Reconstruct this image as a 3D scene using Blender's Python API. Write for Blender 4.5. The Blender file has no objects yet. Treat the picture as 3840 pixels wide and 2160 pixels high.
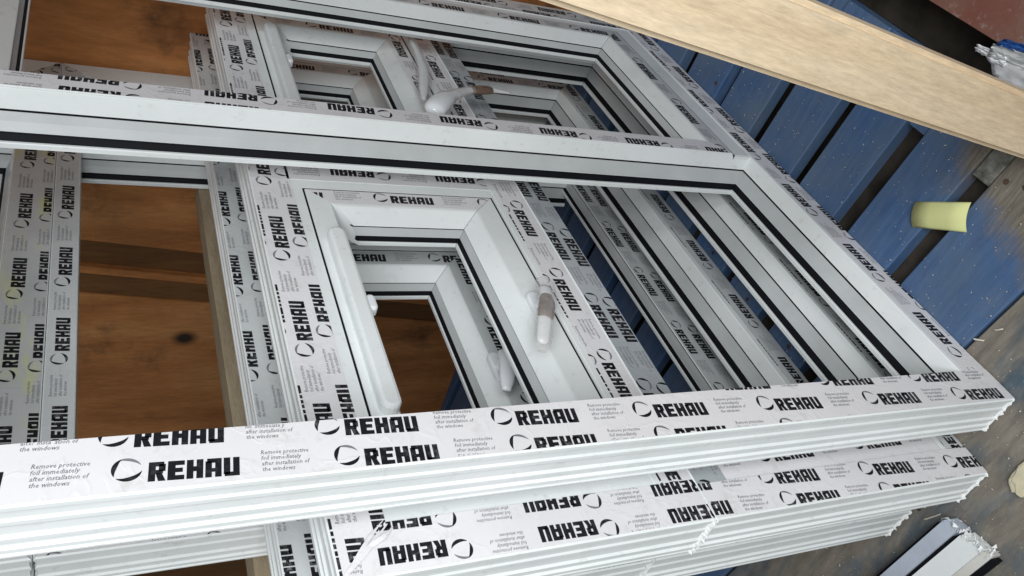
import bpy, bmesh, math, random
import numpy as np
from mathutils import Vector, Matrix

# ------------------------------------------------------------------ camera, world, lights, exposure
# Layout units: 1 unit = S metres. (x, y, z) of the stack: x runs down to the deck, y runs along the
# deck, z runs out of the stack towards the viewer. w() turns that into world metres (Z up).
S = 0.6
FLOOR = 1.9835
def w(x, y, z):
    return Vector((y * S, -z * S, (FLOOR - x) * S))
def wd(x, y, z):
    return Vector((y, -z, -x))

scene = bpy.context.scene
C = scene.collection
R = [[0.8910258165830844, -0.34255150955680075, 0.2978782595000934],
     [0.002746336487720028, 0.660243665029119, 0.7510464435870878],
     [-0.4539443267828602, -0.6683836967560426, 0.5892349124859986]]
cam_data = bpy.data.cameras.new('camera')
cam = bpy.data.objects.new('camera', cam_data)
C.objects.link(cam)
cam_data.sensor_width = 36.0
cam_data.lens = 28.537
cam_data.clip_start = 0.02
cam_data.clip_end = 100.0
ax, ay, az = wd(*R[0]), wd(*R[1]), wd(*R[2])
m = Matrix.Identity(4)
for i in range(3):
    m[i][0], m[i][1], m[i][2] = ax[i], ay[i], az[i]
m.translation = w(0, 0, 1)
cam.matrix_world = m
scene.camera = cam

world = bpy.data.worlds.new('World')
scene.world = world
world.use_nodes = True
world.node_tree.nodes['Background'].inputs[0].default_value = (0.86, 0.93, 1.0, 1)
world.node_tree.nodes['Background'].inputs[1].default_value = 0.125

def area(name, loc, target, sx, sy, power, col):
    d = bpy.data.lights.new(name, 'AREA')
    d.shape = 'RECTANGLE'; d.size = sx; d.size_y = sy; d.energy = power; d.color = col
    o = bpy.data.objects.new(name, d); C.objects.link(o)
    o.location = loc
    o.rotation_euler = (Vector(target) - Vector(loc)).to_track_quat('-Z', 'Y').to_euler()
    return o
area('doorway_light', (-0.58, -1.28, 1.60), (0.5, 0.0, 0.65), 1.3, 1.2, 50, (0.95, 0.985, 1.0))
area('ceiling_light', (-1.6, -0.3, 2.9), (0.4, 0.1, 0.5), 1.6, 1.6, 9, (1.0, 0.97, 0.92))
scene.view_settings.view_transform = 'Standard'
scene.view_settings.look = 'None'
scene.view_settings.gamma = 1
scene.view_settings.exposure = 0.1

rnd = random.Random(7)

# ------------------------------------------------------------------ materials
def mat(name, col, rough=0.5, spec=0.4):
    mt = bpy.data.materials.new(name); mt.use_nodes = True
    b = mt.node_tree.nodes['Principled BSDF']
    b.inputs['Base Color'].default_value = (*col, 1)
    b.inputs['Roughness'].default_value = rough
    b.inputs['Specular IOR Level'].default_value = spec
    return mt, mt.node_tree, b
def nd(nt, t, **kw):
    n = nt.nodes.new(t)
    for k, v in kw.items():
        if k in n.inputs: n.inputs[k].default_value = v
        else: setattr(n, k, v)
    return n
def ramp(nt, fac, stops):
    r = nt.nodes.new('ShaderNodeValToRGB')
    els = r.color_ramp.elements
    while len(els) < len(stops): els.new(0.5)
    for e, (p, c) in zip(els, stops):
        e.position = p; e.color = (*c, 1) if len(c) == 3 else c
    nt.links.new(fac, r.inputs[0])
    return r.outputs[0]
def coords(nt, scale=(1, 1, 1), rot=(0, 0, 0), src='Object'):
    tc = nt.nodes.new('ShaderNodeTexCoord'); mp = nt.nodes.new('ShaderNodeMapping')
    mp.inputs['Scale'].default_value = scale; mp.inputs['Rotation'].default_value = rot
    nt.links.new(tc.outputs[src], mp.inputs['Vector'])
    return mp.outputs[0]
def noise(nt, vec, scale, detail=4, rough=0.55, dist=0.0):
    n = nd(nt, 'ShaderNodeTexNoise', Scale=scale, Detail=detail, Roughness=rough, Distortion=dist)
    nt.links.new(vec, n.inputs['Vector'])
    return n.outputs[0]
def mix(nt, fac, a, b, mode='MIX'):
    n = nt.nodes.new('ShaderNodeMix'); n.data_type = 'RGBA'; n.blend_type = mode
    for sock, v in ((n.inputs[0], fac), (n.inputs[6], a), (n.inputs[7], b)):
        if isinstance(v, bpy.types.NodeSocket): nt.links.new(v, sock)
        elif isinstance(v, (int, float)): sock.default_value = v
        else: sock.default_value = (*v, 1)
    return n.outputs[2]
def bump(nt, b, h, strength=0.2, dist=0.002):
    n = nd(nt, 'ShaderNodeBump', Strength=strength, Distance=dist)
    nt.links.new(h, n.inputs['Height']); nt.links.new(n.outputs[0], b.inputs['Normal'])

def m_pvc():
    mt, nt, b = mat('white_pvc', (0.8, 0.82, 0.82), 0.32, 0.45)
    v = coords(nt)
    c = ramp(nt, noise(nt, v, 9, 5), [(0.3, (0.745, 0.775, 0.77)), (0.7, (0.82, 0.84, 0.84))])
    d = ramp(nt, noise(nt, v, 55, 5, 0.72), [(0.58, (0, 0, 0)), (0.78, (1, 1, 1))])
    col = mix(nt, d, c, (0.60, 0.595, 0.57))
    sm = ramp(nt, noise(nt, v, 3.5, 6, 0.7, 0.6), [(0.54, (0, 0, 0)), (0.75, (0.55, 0.55, 0.55))])
    col = mix(nt, sm, col, (0.62, 0.62, 0.60))
    nt.links.new(col, b.inputs['Base Color'])
    nt.links.new(ramp(nt, noise(nt, v, 25, 3), [(0.3, (0.26,) * 3), (0.7, (0.42,) * 3)]), b.inputs['Roughness'])
    return mt
def m_film(name, a, bb):
    mt, nt, b = mat(name, a, 0.38, 0.4)
    v = coords(nt)
    col = ramp(nt, noise(nt, v, 6, 4), [(0.3, a), (0.72, bb)])
    dirt = ramp(nt, noise(nt, v, 42, 5, 0.7), [(0.56, (0, 0, 0)), (0.80, (0.6, 0.6, 0.6))])
    col = mix(nt, dirt, col, (0.52, 0.49, 0.45))
    nt.links.new(col, b.inputs['Base Color'])
    cr = nd(nt, 'ShaderNodeMath', operation='ABSOLUTE')
    sb = nd(nt, 'ShaderNodeMath', operation='SUBTRACT'); nt.links.new(noise(nt, v, 14, 3, 0.5, 1.2), sb.inputs[0]); sb.inputs[1].default_value = 0.5
    nt.links.new(sb.outputs[0], cr.inputs[0])
    bump(nt, b, ramp(nt, cr.outputs[0], [(0.0, (1, 1, 1)), (0.03, (0, 0, 0))]), 0.2, 0.0009)
    nt.links.new(ramp(nt, noise(nt, v, 18, 4), [(0.35, (0.22,) * 3), (0.7, (0.48,) * 3)]), b.inputs['Roughness'])
    return mt
def m_blue():
    mt, nt, b = mat('blue_paint_worn', (0.04, 0.09, 0.2), 0.55, 0.35)
    v = coords(nt)
    g = coords(nt, (16, 1.6, 8))                       # grain along the slat (world Y)
    base = ramp(nt, noise(nt, g, 6, 6, 0.65), [(0.25, (0.036, 0.082, 0.195)), (0.55, (0.055, 0.122, 0.265)), (0.8, (0.10, 0.17, 0.29))])
    dust = ramp(nt, noise(nt, v, 7, 5, 0.6), [(0.32, (0, 0, 0)), (0.72, (0.7, 0.7, 0.7))])
    col = mix(nt, dust, base, (0.125, 0.165, 0.21))
    sx = nt.nodes.new('ShaderNodeSeparateXYZ'); nt.links.new(v, sx.inputs[0])
    # worn wood towards the front end of the slats and beside the walkway edge
    def lin(sock, a, bq):
        mr = nd(nt, 'ShaderNodeMapRange'); mr.inputs[1].default_value = a; mr.inputs[2].default_value = bq
        nt.links.new(sock, mr.inputs[0]); return mr.outputs[0]
    wf = lin(sx.outputs[1], -0.11, -0.27)               # towards the viewer
    wx = lin(sx.outputs[0], -0.12, -0.40)
    mul = nd(nt, 'ShaderNodeMath', operation='MULTIPLY'); nt.links.new(wf, mul.inputs[0]); nt.links.new(wx, mul.inputs[1])
    wear = nd(nt, 'ShaderNodeMath', operation='ADD'); nt.links.new(mul.outputs[0], wear.inputs[0])
    n2 = noise(nt, v, 11, 6, 0.65)
    nt.links.new(n2, wear.inputs[1])
    wm = ramp(nt, wear.outputs[0], [(0.66, (0, 0, 0)), (0.98, (1, 1, 1))])
    wood = ramp(nt, noise(nt, g, 10, 6, 0.7), [(0.3, (0.10, 0.085, 0.065)), (0.7, (0.25, 0.22, 0.18))])
    chip = ramp(nt, noise(nt, coords(nt, (30, 5, 8)), 4, 6, 0.75), [(0.63, (0, 0, 0)), (0.70, (0.8, 0.8, 0.8))])
    col = mix(nt, chip, col, (0.19, 0.20, 0.21))
    col = mix(nt, wm, col, wood)
    nt.links.new(col, b.inputs['Base Color'])
    bump(nt, b, noise(nt, g, 12, 6, 0.7), 0.35, 0.002)
    return mt
def m_worn():
    mt, nt, b = mat('worn_deck_wood', (0.2, 0.17, 0.13), 0.7, 0.25)
    v = coords(nt)
    g = coords(nt, (9, 2.0, 8), (0, 0, 0.25))
    wood = ramp(nt, noise(nt, g, 6, 8, 0.72), [(0.25, (0.11, 0.100, 0.086)), (0.5, (0.20, 0.178, 0.148)), (0.8, (0.31, 0.275, 0.23))])
    paint = ramp(nt, noise(nt, coords(nt, (2.2, 1.5, 2), (0, 0, 0.6)), 2.6, 7, 0.62, 0.5), [(0.47, (0, 0, 0)), (0.60, (0.9, 0.9, 0.9))])
    blue = ramp(nt, noise(nt, g, 5, 6), [(0.3, (0.05, 0.075, 0.095)), (0.7, (0.075, 0.125, 0.175))])
    col = mix(nt, paint, wood, blue)
    rust = ramp(nt, noise(nt, v, 9, 6, 0.65), [(0.60, (0, 0, 0)), (0.74, (0.8, 0.8, 0.8))])
    col = mix(nt, rust, col, (0.085, 0.055, 0.04))
    sc = ramp(nt, noise(nt, coords(nt, (50, 8, 8), (0, 0, 0.15)), 3, 4), [(0.64, (0, 0, 0)), (0.76, (0.6, 0.6, 0.6))])
    col = mix(nt, sc, col, (0.30, 0.28, 0.25))
    nt.links.new(col, b.inputs['Base Color'])
    bump(nt, b, noise(nt, g, 12, 8, 0.7), 0.5, 0.003)
    return mt
def m_wood(name, stops, axis_scale, scale=5, rough=0.55, knots=None, ring=0.0):
    mt, nt, b = mat(name, stops[0][1], rough, 0.3)
    g = coords(nt, axis_scale)
    n = noise(nt, g, scale, 6, 0.6, 0.4)
    if ring:
        wv = nd(nt, 'ShaderNodeTexWave', Scale=ring, Distortion=9.0, Detail=3.0)
        wv.inputs['Detail Scale'].default_value = 0.8
        nt.links.new(g, wv.inputs['Vector'])
        mm = nd(nt, 'ShaderNodeMath', operation='MULTIPLY_ADD'); nt.links.new(wv.outputs['Fac'], mm.inputs[0])
        mm.inputs[1].default_value = 0.35; nt.links.new(n, mm.inputs[2])
        n2 = nd(nt, 'ShaderNodeMath', operation='MULTIPLY'); nt.links.new(mm.outputs[0], n2.inputs[0]); n2.inputs[1].default_value = 0.78
        n = n2.outputs[0]
    col = ramp(nt, n, stops)
    fine = ramp(nt, noise(nt, coords(nt, tuple(4 * a for a in axis_scale)), scale * 3, 6, 0.75), [(0.3, (0.68,) * 3), (0.65, (1.0,) * 3)])
    col = mix(nt, 1.0, col, fine, 'MULTIPLY')
    if knots:
        vo = nd(nt, 'ShaderNodeTexVoronoi', Scale=knots[0]); nt.links.new(coords(nt, knots[1]), vo.inputs['Vector'])
        k = ramp(nt, vo.outputs['Distance'], [(0.05, (1, 1, 1)), (knots[2], (0, 0, 0))])
        col = mix(nt, k, col, knots[3])
        st = ramp(nt, noise(nt, coords(nt), 4, 5, 0.7), [(0.55, (0, 0, 0)), (0.72, (0.7, 0.7, 0.7))])
        col = mix(nt, st, col, knots[3])
    nt.links.new(col, b.inputs['Base Color'])
    bump(nt, b, n, 0.25, 0.002)
    return mt
def m_plain(name, col, rough, spec=0.4, var=0.15, sc=20):
    mt, nt, b = mat(name, col, rough, spec)
    lo = tuple(c * (1 - var) for c in col); hi = tuple(min(1, c * (1 + var)) for c in col)
    nt.links.new(ramp(nt, noise(nt, coords(nt), sc, 4), [(0.3, lo), (0.7, hi)]), b.inputs['Base Color'])
    return mt
def m_plastic():
    mt, nt, b = mat('clear_wrap', (0.88, 0.88, 0.88), 0.12, 0.7)
    v = coords(nt)
    tr = nt.nodes.new('ShaderNodeBsdfTransparent'); mx = nt.nodes.new('ShaderNodeMixShader')
    tr.inputs[0].default_value = (0.93, 0.92, 0.91, 1)
    nt.links.new(ramp(nt, noise(nt, v, 40, 4), [(0.35, (0.14,) * 3), (0.66, (0.26,) * 3)]), mx.inputs[0])
    nt.links.new(tr.outputs[0], mx.inputs[1]); nt.links.new(b.outputs[0], mx.inputs[2])
    nt.links.new(mx.outputs[0], nt.nodes['Material Output'].inputs[0])
    bump(nt, b, noise(nt, v, 26, 2), 0.3, 0.003)
    return mt

PVC = m_pvc()
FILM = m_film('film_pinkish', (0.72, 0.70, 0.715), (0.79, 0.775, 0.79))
def m_smear():
    mt = m_film('film_yellow_smear', (0.47, 0.48, 0.48), (0.57, 0.575, 0.58)); mt.name = 'film_yellow_smear'
    nt = mt.node_tree; b = nt.nodes['Principled BSDF']
    src = b.inputs['Base Color'].links[0].from_socket
    k = ramp(nt, noise(nt, coords(nt, (2.0, 1, 6)), 5, 5, 0.65, 0.5), [(0.52, (0, 0, 0)), (0.70, (0.75, 0.75, 0.75))])
    nt.links.new(mix(nt, k, src, (0.62, 0.64, 0.22)), b.inputs['Base Color'])
    return mt
FILMY = m_smear()
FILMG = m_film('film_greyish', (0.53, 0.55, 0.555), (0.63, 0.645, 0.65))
FILMD = m_film('film_shade_grey', (0.34, 0.37, 0.385), (0.44, 0.46, 0.475))  # darker copy of the film, shade on the deep-set rails put into its colour
def m_ink(name, col, worn, thr):
    mt, nt, b = mat(name, col, 0.5, 0.2)
    v = coords(nt)
    k = ramp(nt, noise(nt, v, 95, 4, 0.75), [(thr, (0, 0, 0)), (thr + 0.14, (0.75, 0.75, 0.75))])
    k2 = ramp(nt, noise(nt, v, 5, 3, 0.5), [(0.42, (0.12, 0.12, 0.12)), (0.68, (1, 1, 1))])
    nt.links.new(mix(nt, mix(nt, 1.0, k, k2, 'MULTIPLY'), col, worn), b.inputs['Base Color'])
    return mt
INK = m_ink('print_black', (0.012, 0.012, 0.016), (0.30, 0.30, 0.31), 0.53)
INKG = m_plain('print_grey', (0.20, 0.20, 0.22), 0.45, 0.4)
RUB = m_plain('rubber_gasket', (0.007, 0.0075, 0.010), 0.6, 0.12)
HANDLE = m_plain('white_gloss_handle', (0.80, 0.82, 0.84), 0.16, 0.6, 0.03)
WRAP = m_plastic()
BLUE = m_blue()
TAPE = m_plain('brown_tape', (0.16, 0.105, 0.075), 0.35, 0.4, 0.35, 60)
WORN = m_worn()
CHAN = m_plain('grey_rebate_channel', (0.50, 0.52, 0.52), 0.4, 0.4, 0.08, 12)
FLASH = m_plain('weld_flash_white', (0.82, 0.83, 0.83), 0.6, 0.2, 0.05, 60)
PLY = m_wood('brown_plywood', [(0.25, (0.40, 0.150, 0.045)), (0.5, (0.60, 0.245, 0.078)), (0.75, (0.70, 0.325, 0.12))], (3, 2.4, 0.5), 3.0, 0.6,
             (3.4, (1, 1, 0.8), 0.13, (0.040, 0.024, 0.014)), 2.4)
PLYD = m_wood('dark_brown_board', [(0.25, (0.12, 0.052, 0.018)), (0.7, (0.28, 0.128, 0.042))], (3, 3, 0.5), 3.0, 0.65)
BAT = m_wood('beige_batten', [(0.3, (0.33, 0.26, 0.17)), (0.7, (0.47, 0.38, 0.26))], (1.2, 8, 8), 4.0, 0.6)
PINE = m_wood('pale_pine', [(0.12, (0.70, 0.53, 0.335)), (0.42, (0.79, 0.62, 0.415)), (0.8, (0.83, 0.675, 0.475))], (7, 7, 0.8), 3.0, 0.6, None, 0.7)
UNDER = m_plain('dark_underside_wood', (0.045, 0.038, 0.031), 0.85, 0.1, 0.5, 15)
FILLER = m_plain('grey_filler_wood', (0.20, 0.20, 0.18), 0.85, 0.1, 0.6, 55)
RED = m_film('red_worn_board', (0.17, 0.035, 0.028), (0.20, 0.14, 0.105))
NOTE = m_plain('yellow_paper', (0.64, 0.65, 0.30), 0.75, 0.15, 0.03)
CREAM = m_plain('cream_paper', (0.62, 0.56, 0.40), 0.8, 0.1, 0.08)
SAW = m_plain('sawdust_flecks', (0.62, 0.57, 0.47), 0.85, 0.1, 0.3, 90)
BAGW = m_plain('white_bag', (0.92, 0.93, 0.96), 0.35, 0.6, 0.06)
BAGB = m_plain('blue_bag_print', (0.015, 0.085, 0.32), 0.25, 0.5, 0.1)
DIRTY = m_film('dirty_white_pvc', (0.74, 0.74, 0.72), (0.50, 0.44, 0.36))
BLUEGREY = m_plain('bluish_grey_film', (0.42, 0.46, 0.53), 0.5, 0.3, 0.12)

# ------------------------------------------------------------------ mesh helpers
def link(name, me, mats, parent=None):
    o = bpy.data.objects.new(name, me)
    C.objects.link(o)
    for mm in (mats if isinstance(mats, (list, tuple)) else [mats]):
        me.materials.append(mm)
    if parent is not None: o.parent = parent
    return o
def mesh(name, verts, faces, mats, parent=None, org=None, mi=None, fix=True, smooth=False):
    me = bpy.data.meshes.new(name)
    o3 = org if org is not None else (parent_origin(parent) if parent is not None else Vector((0, 0, 0)))
    me.from_pydata([tuple(Vector(v) - o3) for v in verts], [], faces)
    if mi is not None: me.polygons.foreach_set('material_index', mi)
    if fix:
        bm = bmesh.new(); bm.from_mesh(me); bmesh.ops.recalc_face_normals(bm, faces=bm.faces); bm.to_mesh(me); bm.free()
    if smooth: me.polygons.foreach_set('use_smooth', [True] * len(me.polygons))
    me.update()
    return link(name, me, mats, parent)
def parent_origin(p):
    v = Vector((0, 0, 0))
    while p is not None:
        v += p.location; p = p.parent
    return v
def thing(name, label, cat, loc, group=None):
    o = bpy.data.objects.new(name, None); C.objects.link(o)
    o.location = loc; o.empty_display_size = 0.05
    tag(o, label, cat, group, 'thing')
    return o
def tag(o, label=None, cat=None, group=None, kind=None):
    if label: o['label'] = label
    if cat: o['category'] = cat
    if group: o['group'] = group
    if kind: o['kind'] = kind
    return o

# ------------------------------------------------------------------ uPVC profiles, (p, q): p inward from the outer edge, q back from the face
RIBS = [(0.003, 0.1200), (0.003, 0.1165), (0.0065, 0.1140), (0.0065, 0.1085), (0.000, 0.1050), (0.000, 0.0970), (0.0042, 0.0925),
        (0.0042, 0.0850), (0.0008, 0.0805), (0.0008, 0.0735), (0.0048, 0.0680), (0.0048, 0.0500), (0.0015, 0.0445), (0.0015, 0.0365),
        (0.0042, 0.0315), (0.0042, 0.0160), (0.000, 0.0110), (0.000, 0.0035)]
def prof_frame(T):
    return [(0.0035, 0.0), (T - 0.003, 0.0), (T, 0.0025), (T + 0.012, 0.0435), (T + 0.003, 0.0440), (T + 0.003, 0.0510), (T + 0.0085, 0.0515),
            (T + 0.0170, 0.070), (T + 0.0280, 0.0880), (T + 0.0280, 0.1060), (T + 0.0430, 0.1070), (T + 0.0450, 0.1090), (T + 0.0450, 0.1200)] + RIBS
def gask_frame(T):
    return [[(T + 0.0035, 0.0443), (T + 0.0098, 0.0443), (T + 0.0088, 0.0507), (T + 0.0035, 0.0507)],
            [(T + 0.0275, 0.0890), (T + 0.0320, 0.0925), (T + 0.0385, 0.1040), (T + 0.0385, 0.1060), (T + 0.0275, 0.1060)]]
PROF_WIDE = [(0.0035, 0.0), (0.168, 0.0), (0.170, 0.002), (0.163, 0.0025), (0.163, 0.007), (0.1665, 0.0075), (0.1700, 0.025), (0.172, 0.042), (0.172, 0.056),
             (0.180, 0.057), (0.182, 0.059), (0.182, 0.068), (0.120, 0.069), (0.120, 0.12)] + RIBS
GASK_WIDE = [[(0.1635, 0.0027), (0.1688, 0.0027), (0.1683, 0.0068), (0.1635, 0.0068)],
             [(0.1715, 0.043), (0.1745, 0.046), (0.178, 0.054), (0.178, 0.0565), (0.1715, 0.0565)]]
PROF_SASH = [(0.0, 0.002), (0.002, 0.0), (0.063, 0.0), (0.068, 0.0012), (0.108, 0.0290), (0.110, 0.0310), (0.102, 0.0312), (0.102, 0.0360), (0.1070, 0.0365),
             (0.1180, 0.0550), (0.1180, 0.0690), (0.1260, 0.0695), (0.1275, 0.0710), (0.1275, 0.0800), (0.0800, 0.0810), (0.0800, 0.1100), (0.0, 0.1100)]
GASK_SASH = [[(0.1025, 0.0315), (0.1085, 0.0315), (0.1075, 0.0357), (0.1025, 0.0357)],
             [(0.1170, 0.0550), (0.1205, 0.0580), (0.1235, 0.0670), (0.1235, 0.0690), (0.1170, 0.0690)]]

def side_pts(rect, side, p):
    x0, x1, y0, y1 = rect
    return {'near': ((x0 + p, y0 + p), (x1 - p, y0 + p)), 'far': ((x1 - p, y1 - p), (x0 + p, y1 - p)),
            'bottom': ((x1 - p, y0 + p), (x1 - p, y1 - p)), 'top': ((x0 + p, y1 - p), (x0 + p, y0 + p))}[side]
def sweep(rect, side, prof, zt, shrink=0.0):
    n = len(prof); v = []
    for e in (0, 1):
        for (p, q) in prof:
            a, b = side_pts(rect, side, p)
            dx, dy = b[0] - a[0], b[1] - a[1]
            L = math.hypot(dx, dy) or 1
            s = shrink / L * (1 if e == 0 else -1)
            pt = a if e == 0 else b
            v.append(w(pt[0] + dx * s, pt[1] + dy * s, zt - q))
    f = [tuple(range(n)), tuple(range(2 * n - 1, n - 1, -1))]
    for i in range(n):
        j = (i + 1) % n
        f.append((i, j, n + j, n + i))
    return v, f
def multi(parts):
    V, F = [], []
    for v, f in parts:
        k = len(V); V += v; F += [tuple(i + k for i in ff) for ff in f]
    return V, F
def trap(rect, side, pa, pb):
    a0, a1 = side_pts(rect, side, pa); b0, b1 = side_pts(rect, side, pb)
    return [a0, a1, b1, b0]

# ------------------------------------------------------------------ printed film
def bar(x0, x1, y0, y1): return [(x0, y0), (x1, y0), (x1, y1), (x0, y1)]
LETTERS = {
 'R': [bar(0, .42, 0, 1), bar(.42, .9, .76, 1), bar(.60, 1, .50, .88), bar(.42, .86, .38, .58), [(.42, .42), (.78, .42), (1.04, 0), (.60, 0)]],
 'E': [bar(0, .46, 0, 1), bar(.46, 1, .76, 1), bar(.46, .90, .39, .62), bar(.46, 1, 0, .24)],
 'H': [bar(0, .41, 0, 1), bar(.59, 1, 0, 1), bar(.41, .59, .38, .64)],
 'A': [bar(0, .40, 0, .86), bar(.60, 1, 0, 1), bar(.10, .60, .76, 1), bar(.40, .60, .28, .48)],
 'U': [bar(0, .41, .10, 1), bar(.59, 1, 0, 1), bar(.06, .59, 0, .22)]}
UNIT = []                                   # (polygon, material index) around the centre of the ring emblem
for i, ch in enumerate('REHAU'):
    for poly in LETTERS[ch]:
        UNIT.append(([(0.027 + i * 0.0246 + px * 0.0218 + (py - .5) * 0.002, -0.0225 + py * 0.0325) for px, py in poly], 0))
def crescent(a0, a1, t, n, mi, r=0.0195):
    for k in range(n):
        A = math.radians(a0 + (a1 - a0) * k / n); B = math.radians(a0 + (a1 - a0) * (k + 1) / n)
        ta = t * math.sin(math.pi * k / n) ** 0.8; tb = t * math.sin(math.pi * (k + 1) / n) ** 0.8
        UNIT.append(([(r * math.cos(A), r * math.sin(A)), (r * math.cos(B), r * math.sin(B)),
                      ((r - tb) * math.cos(B), (r - tb) * math.sin(B)), ((r - ta) * math.cos(A), (r - ta) * math.sin(A))], mi))
crescent(225, 352, 0.0068, 10, 0); crescent(108, 215, 0.0065, 9, 0); crescent(20, 128, 0.0048, 8, 1)

def small_text():
    cu = bpy.data.curves.new('notice', 'FONT')
    cu.body = 'Remove protective\nfoil immediately\nafter installation of\nthe windows'
    cu.size = 0.0098; cu.resolution_u = 1; cu.shear = 0.25; cu.space_line = 0.92; cu.offset = 0.00006
    o = bpy.data.objects.new('notice', cu); C.objects.link(o)
    dg = bpy.context.evaluated_depsgraph_get()
    me = o.evaluated_get(dg).to_mesh()
    me.calc_loop_triangles()
    co = np.array([v.co[:2] for v in me.vertices]); tri = np.array([t.vertices[:] for t in me.loop_triangles])
    bpy.data.objects.remove(o); bpy.data.curves.remove(cu)
    sx = 0.070 / (co[:, 0].max() - co[:, 0].min())
    co[:, 0] = (co[:, 0] - co[:, 0].min()) * sx + 0.178
    co[:, 1] = (co[:, 1] - (co[:, 1].max() + co[:, 1].min()) / 2) * (0.038 / (co[:, 1].max() - co[:, 1].min()))
    return co[tri]
SMALL = small_text()
PERIOD = 0.2975

def clip_poly(poly, conv):
    out = poly
    n = len(conv)
    for i in range(n):
        (ax_, ay_), (bx_, by_) = conv[i], conv[(i + 1) % n]
        res = []
        for k in range(len(out)):
            P, Q = out[k], out[(k + 1) % len(out)]
            dp = (bx_ - ax_) * (P[1] - ay_) - (by_ - ay_) * (P[0] - ax_)
            dq = (bx_ - ax_) * (Q[1] - ay_) - (by_ - ay_) * (Q[0] - ax_)
            if dp >= 0: res.append(P)
            if (dp >= 0) != (dq >= 0):
                t = dp / (dp - dq)
                res.append((P[0] + (Q[0] - P[0]) * t, P[1] + (Q[1] - P[1]) * t))
        out = res
        if len(out) < 3: return None
    return out
def ccw(c):
    a = sum(c[i][0] * c[(i + 1) % len(c)][1] - c[(i + 1) % len(c)][0] * c[i][1] for i in range(len(c)))
    return c if a > 0 else c[::-1]
DIRS = {'+x': ((1, 0), (0, 1)), '-x': ((-1, 0), (0, -1)), '+y': ((0, 1), (-1, 0)), '-y': ((0, -1), (1, 0))}
def film_print(parent, clip, z, o, d, rows, skew=0.0, small=True, margin=0.0015):
    """rows: (across offset, along offset) of each line of print, o: centre of one ring emblem"""
    conv = ccw(clip)
    cen = np.mean(np.array(conv), axis=0)
    (ux, uy), (vx, vy) = DIRS[d]
    cs, sn = math.cos(skew), math.sin(skew)
    U = (ux * cs + vx * sn, uy * cs + vy * sn); Vv = (vx * cs - ux * sn, vy * cs - uy * sn)
    ca = np.array(conv)
    us = (ca - np.array(o)) @ np.array(U)
    k0, k1 = int(math.floor(us.min() / PERIOD)) - 2, int(math.ceil(us.max() / PERIOD)) + 1
    E = [(np.array(conv[i]), np.array(conv[(i + 1) % len(conv)])) for i in range(len(conv))]
    def inside(pts):
        r = np.full(len(pts), 1e9)
        for a, b in E:
            e = b - a; r = np.minimum(r, (e[0] * (pts[:, 1] - a[1]) - e[1] * (pts[:, 0] - a[0])) / np.hypot(*e))
        return r
    V, F, M = [], [], []
    for (rv, ru) in rows:
        for k in range(k0, k1 + 1):
            bu = k * PERIOD + ru + 0.004 * math.sin(k * 2.1 + rv * 90)
            c = np.array([o[0] + U[0] * (bu + .12) + Vv[0] * rv, o[1] + U[1] * (bu + .12) + Vv[1] * rv])
            if inside(c[None, :])[0] < -0.2: continue
            for poly, mi in UNIT:
                pts = [(o[0] + U[0] * (bu + a) + Vv[0] * (rv + b), o[1] + U[1] * (bu + a) + Vv[1] * (rv + b)) for a, b in poly]
                ins = inside(np.array(pts))
                if ins.max() < 0: continue
                if ins.min() < 0:
                    pts = clip_poly(ccw(pts), conv)
                    if not pts: continue
                i0 = len(V); V += [w(a, b, z) for a, b in pts]; F.append(tuple(range(i0, i0 + len(pts)))); M.append(mi)
            if small:
                T = SMALL.reshape(-1, 2)
                q = np.stack([o[0] + U[0] * (bu + T[:, 0]) + Vv[0] * (rv + T[:, 1]), o[1] + U[1] * (bu + T[:, 0]) + Vv[1] * (rv + T[:, 1])], 1)
                ok = (inside(q).reshape(-1, 3).min(1) > 0)
                for t in q.reshape(-1, 3, 2)[ok]:
                    i0 = len(V); V += [w(a, b, z) for a, b in t]; F.append((i0, i0 + 1, i0 + 2)); M.append(1)
    if not V: return None
    return mesh('film_print', V, F, [INK, INKG], parent, mi=M, fix=False)
def film_sheet(parent, clip, z, m_):
    V = [w(a, b, z) for a, b in ccw(clip)] + [w(a, b, z - 0.0004) for a, b in ccw(clip)]
    n = len(clip)
    F = [tuple(range(n))] + [(i, (i + 1) % n, n + (i + 1) % n, n + i) for i in range(n)]
    return mesh('protective_film', V, F, m_, parent)

# ------------------------------------------------------------------ window builders
SD = ('near', 'bottom', 'far', 'top')
def outer_frame(root, rect, zt, T=0.1, films=None, only=SD, plain=(), wide=False):
    rails = {}
    for s in only:
        if s in plain:
            v, f = sweep(rect, s, [(0.0035, 0.0), (0.066, 0.0), (0.069, 0.003), (0.069, 0.12)] + RIBS, zt, 0.0010)
            rails[s] = mesh('rail', v, f, PVC, root)
            if films and s in films: add_films(rails[s], rect, s, zt, films[s])
            continue
        v, f = sweep(rect, s, PROF_WIDE if wide else prof_frame(T), zt, 0.0010)
        nn = len(f) - 2
        r = mesh('rail', v, f, [PVC, CHAN], root, mi=[0, 0] + [int(i in ((5, 6) if wide else (6, 7))) for i in range(nn)])
        rails[s] = r
        gv, gf = multi([sweep(rect, s, g, zt, 0.0010) for g in (GASK_WIDE if wide else gask_frame(T))])
        mesh('gasket', gv, gf, RUB, r)
        if films and s in films:
            add_films(r, rect, s, zt, films[s])
    return rails
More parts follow.
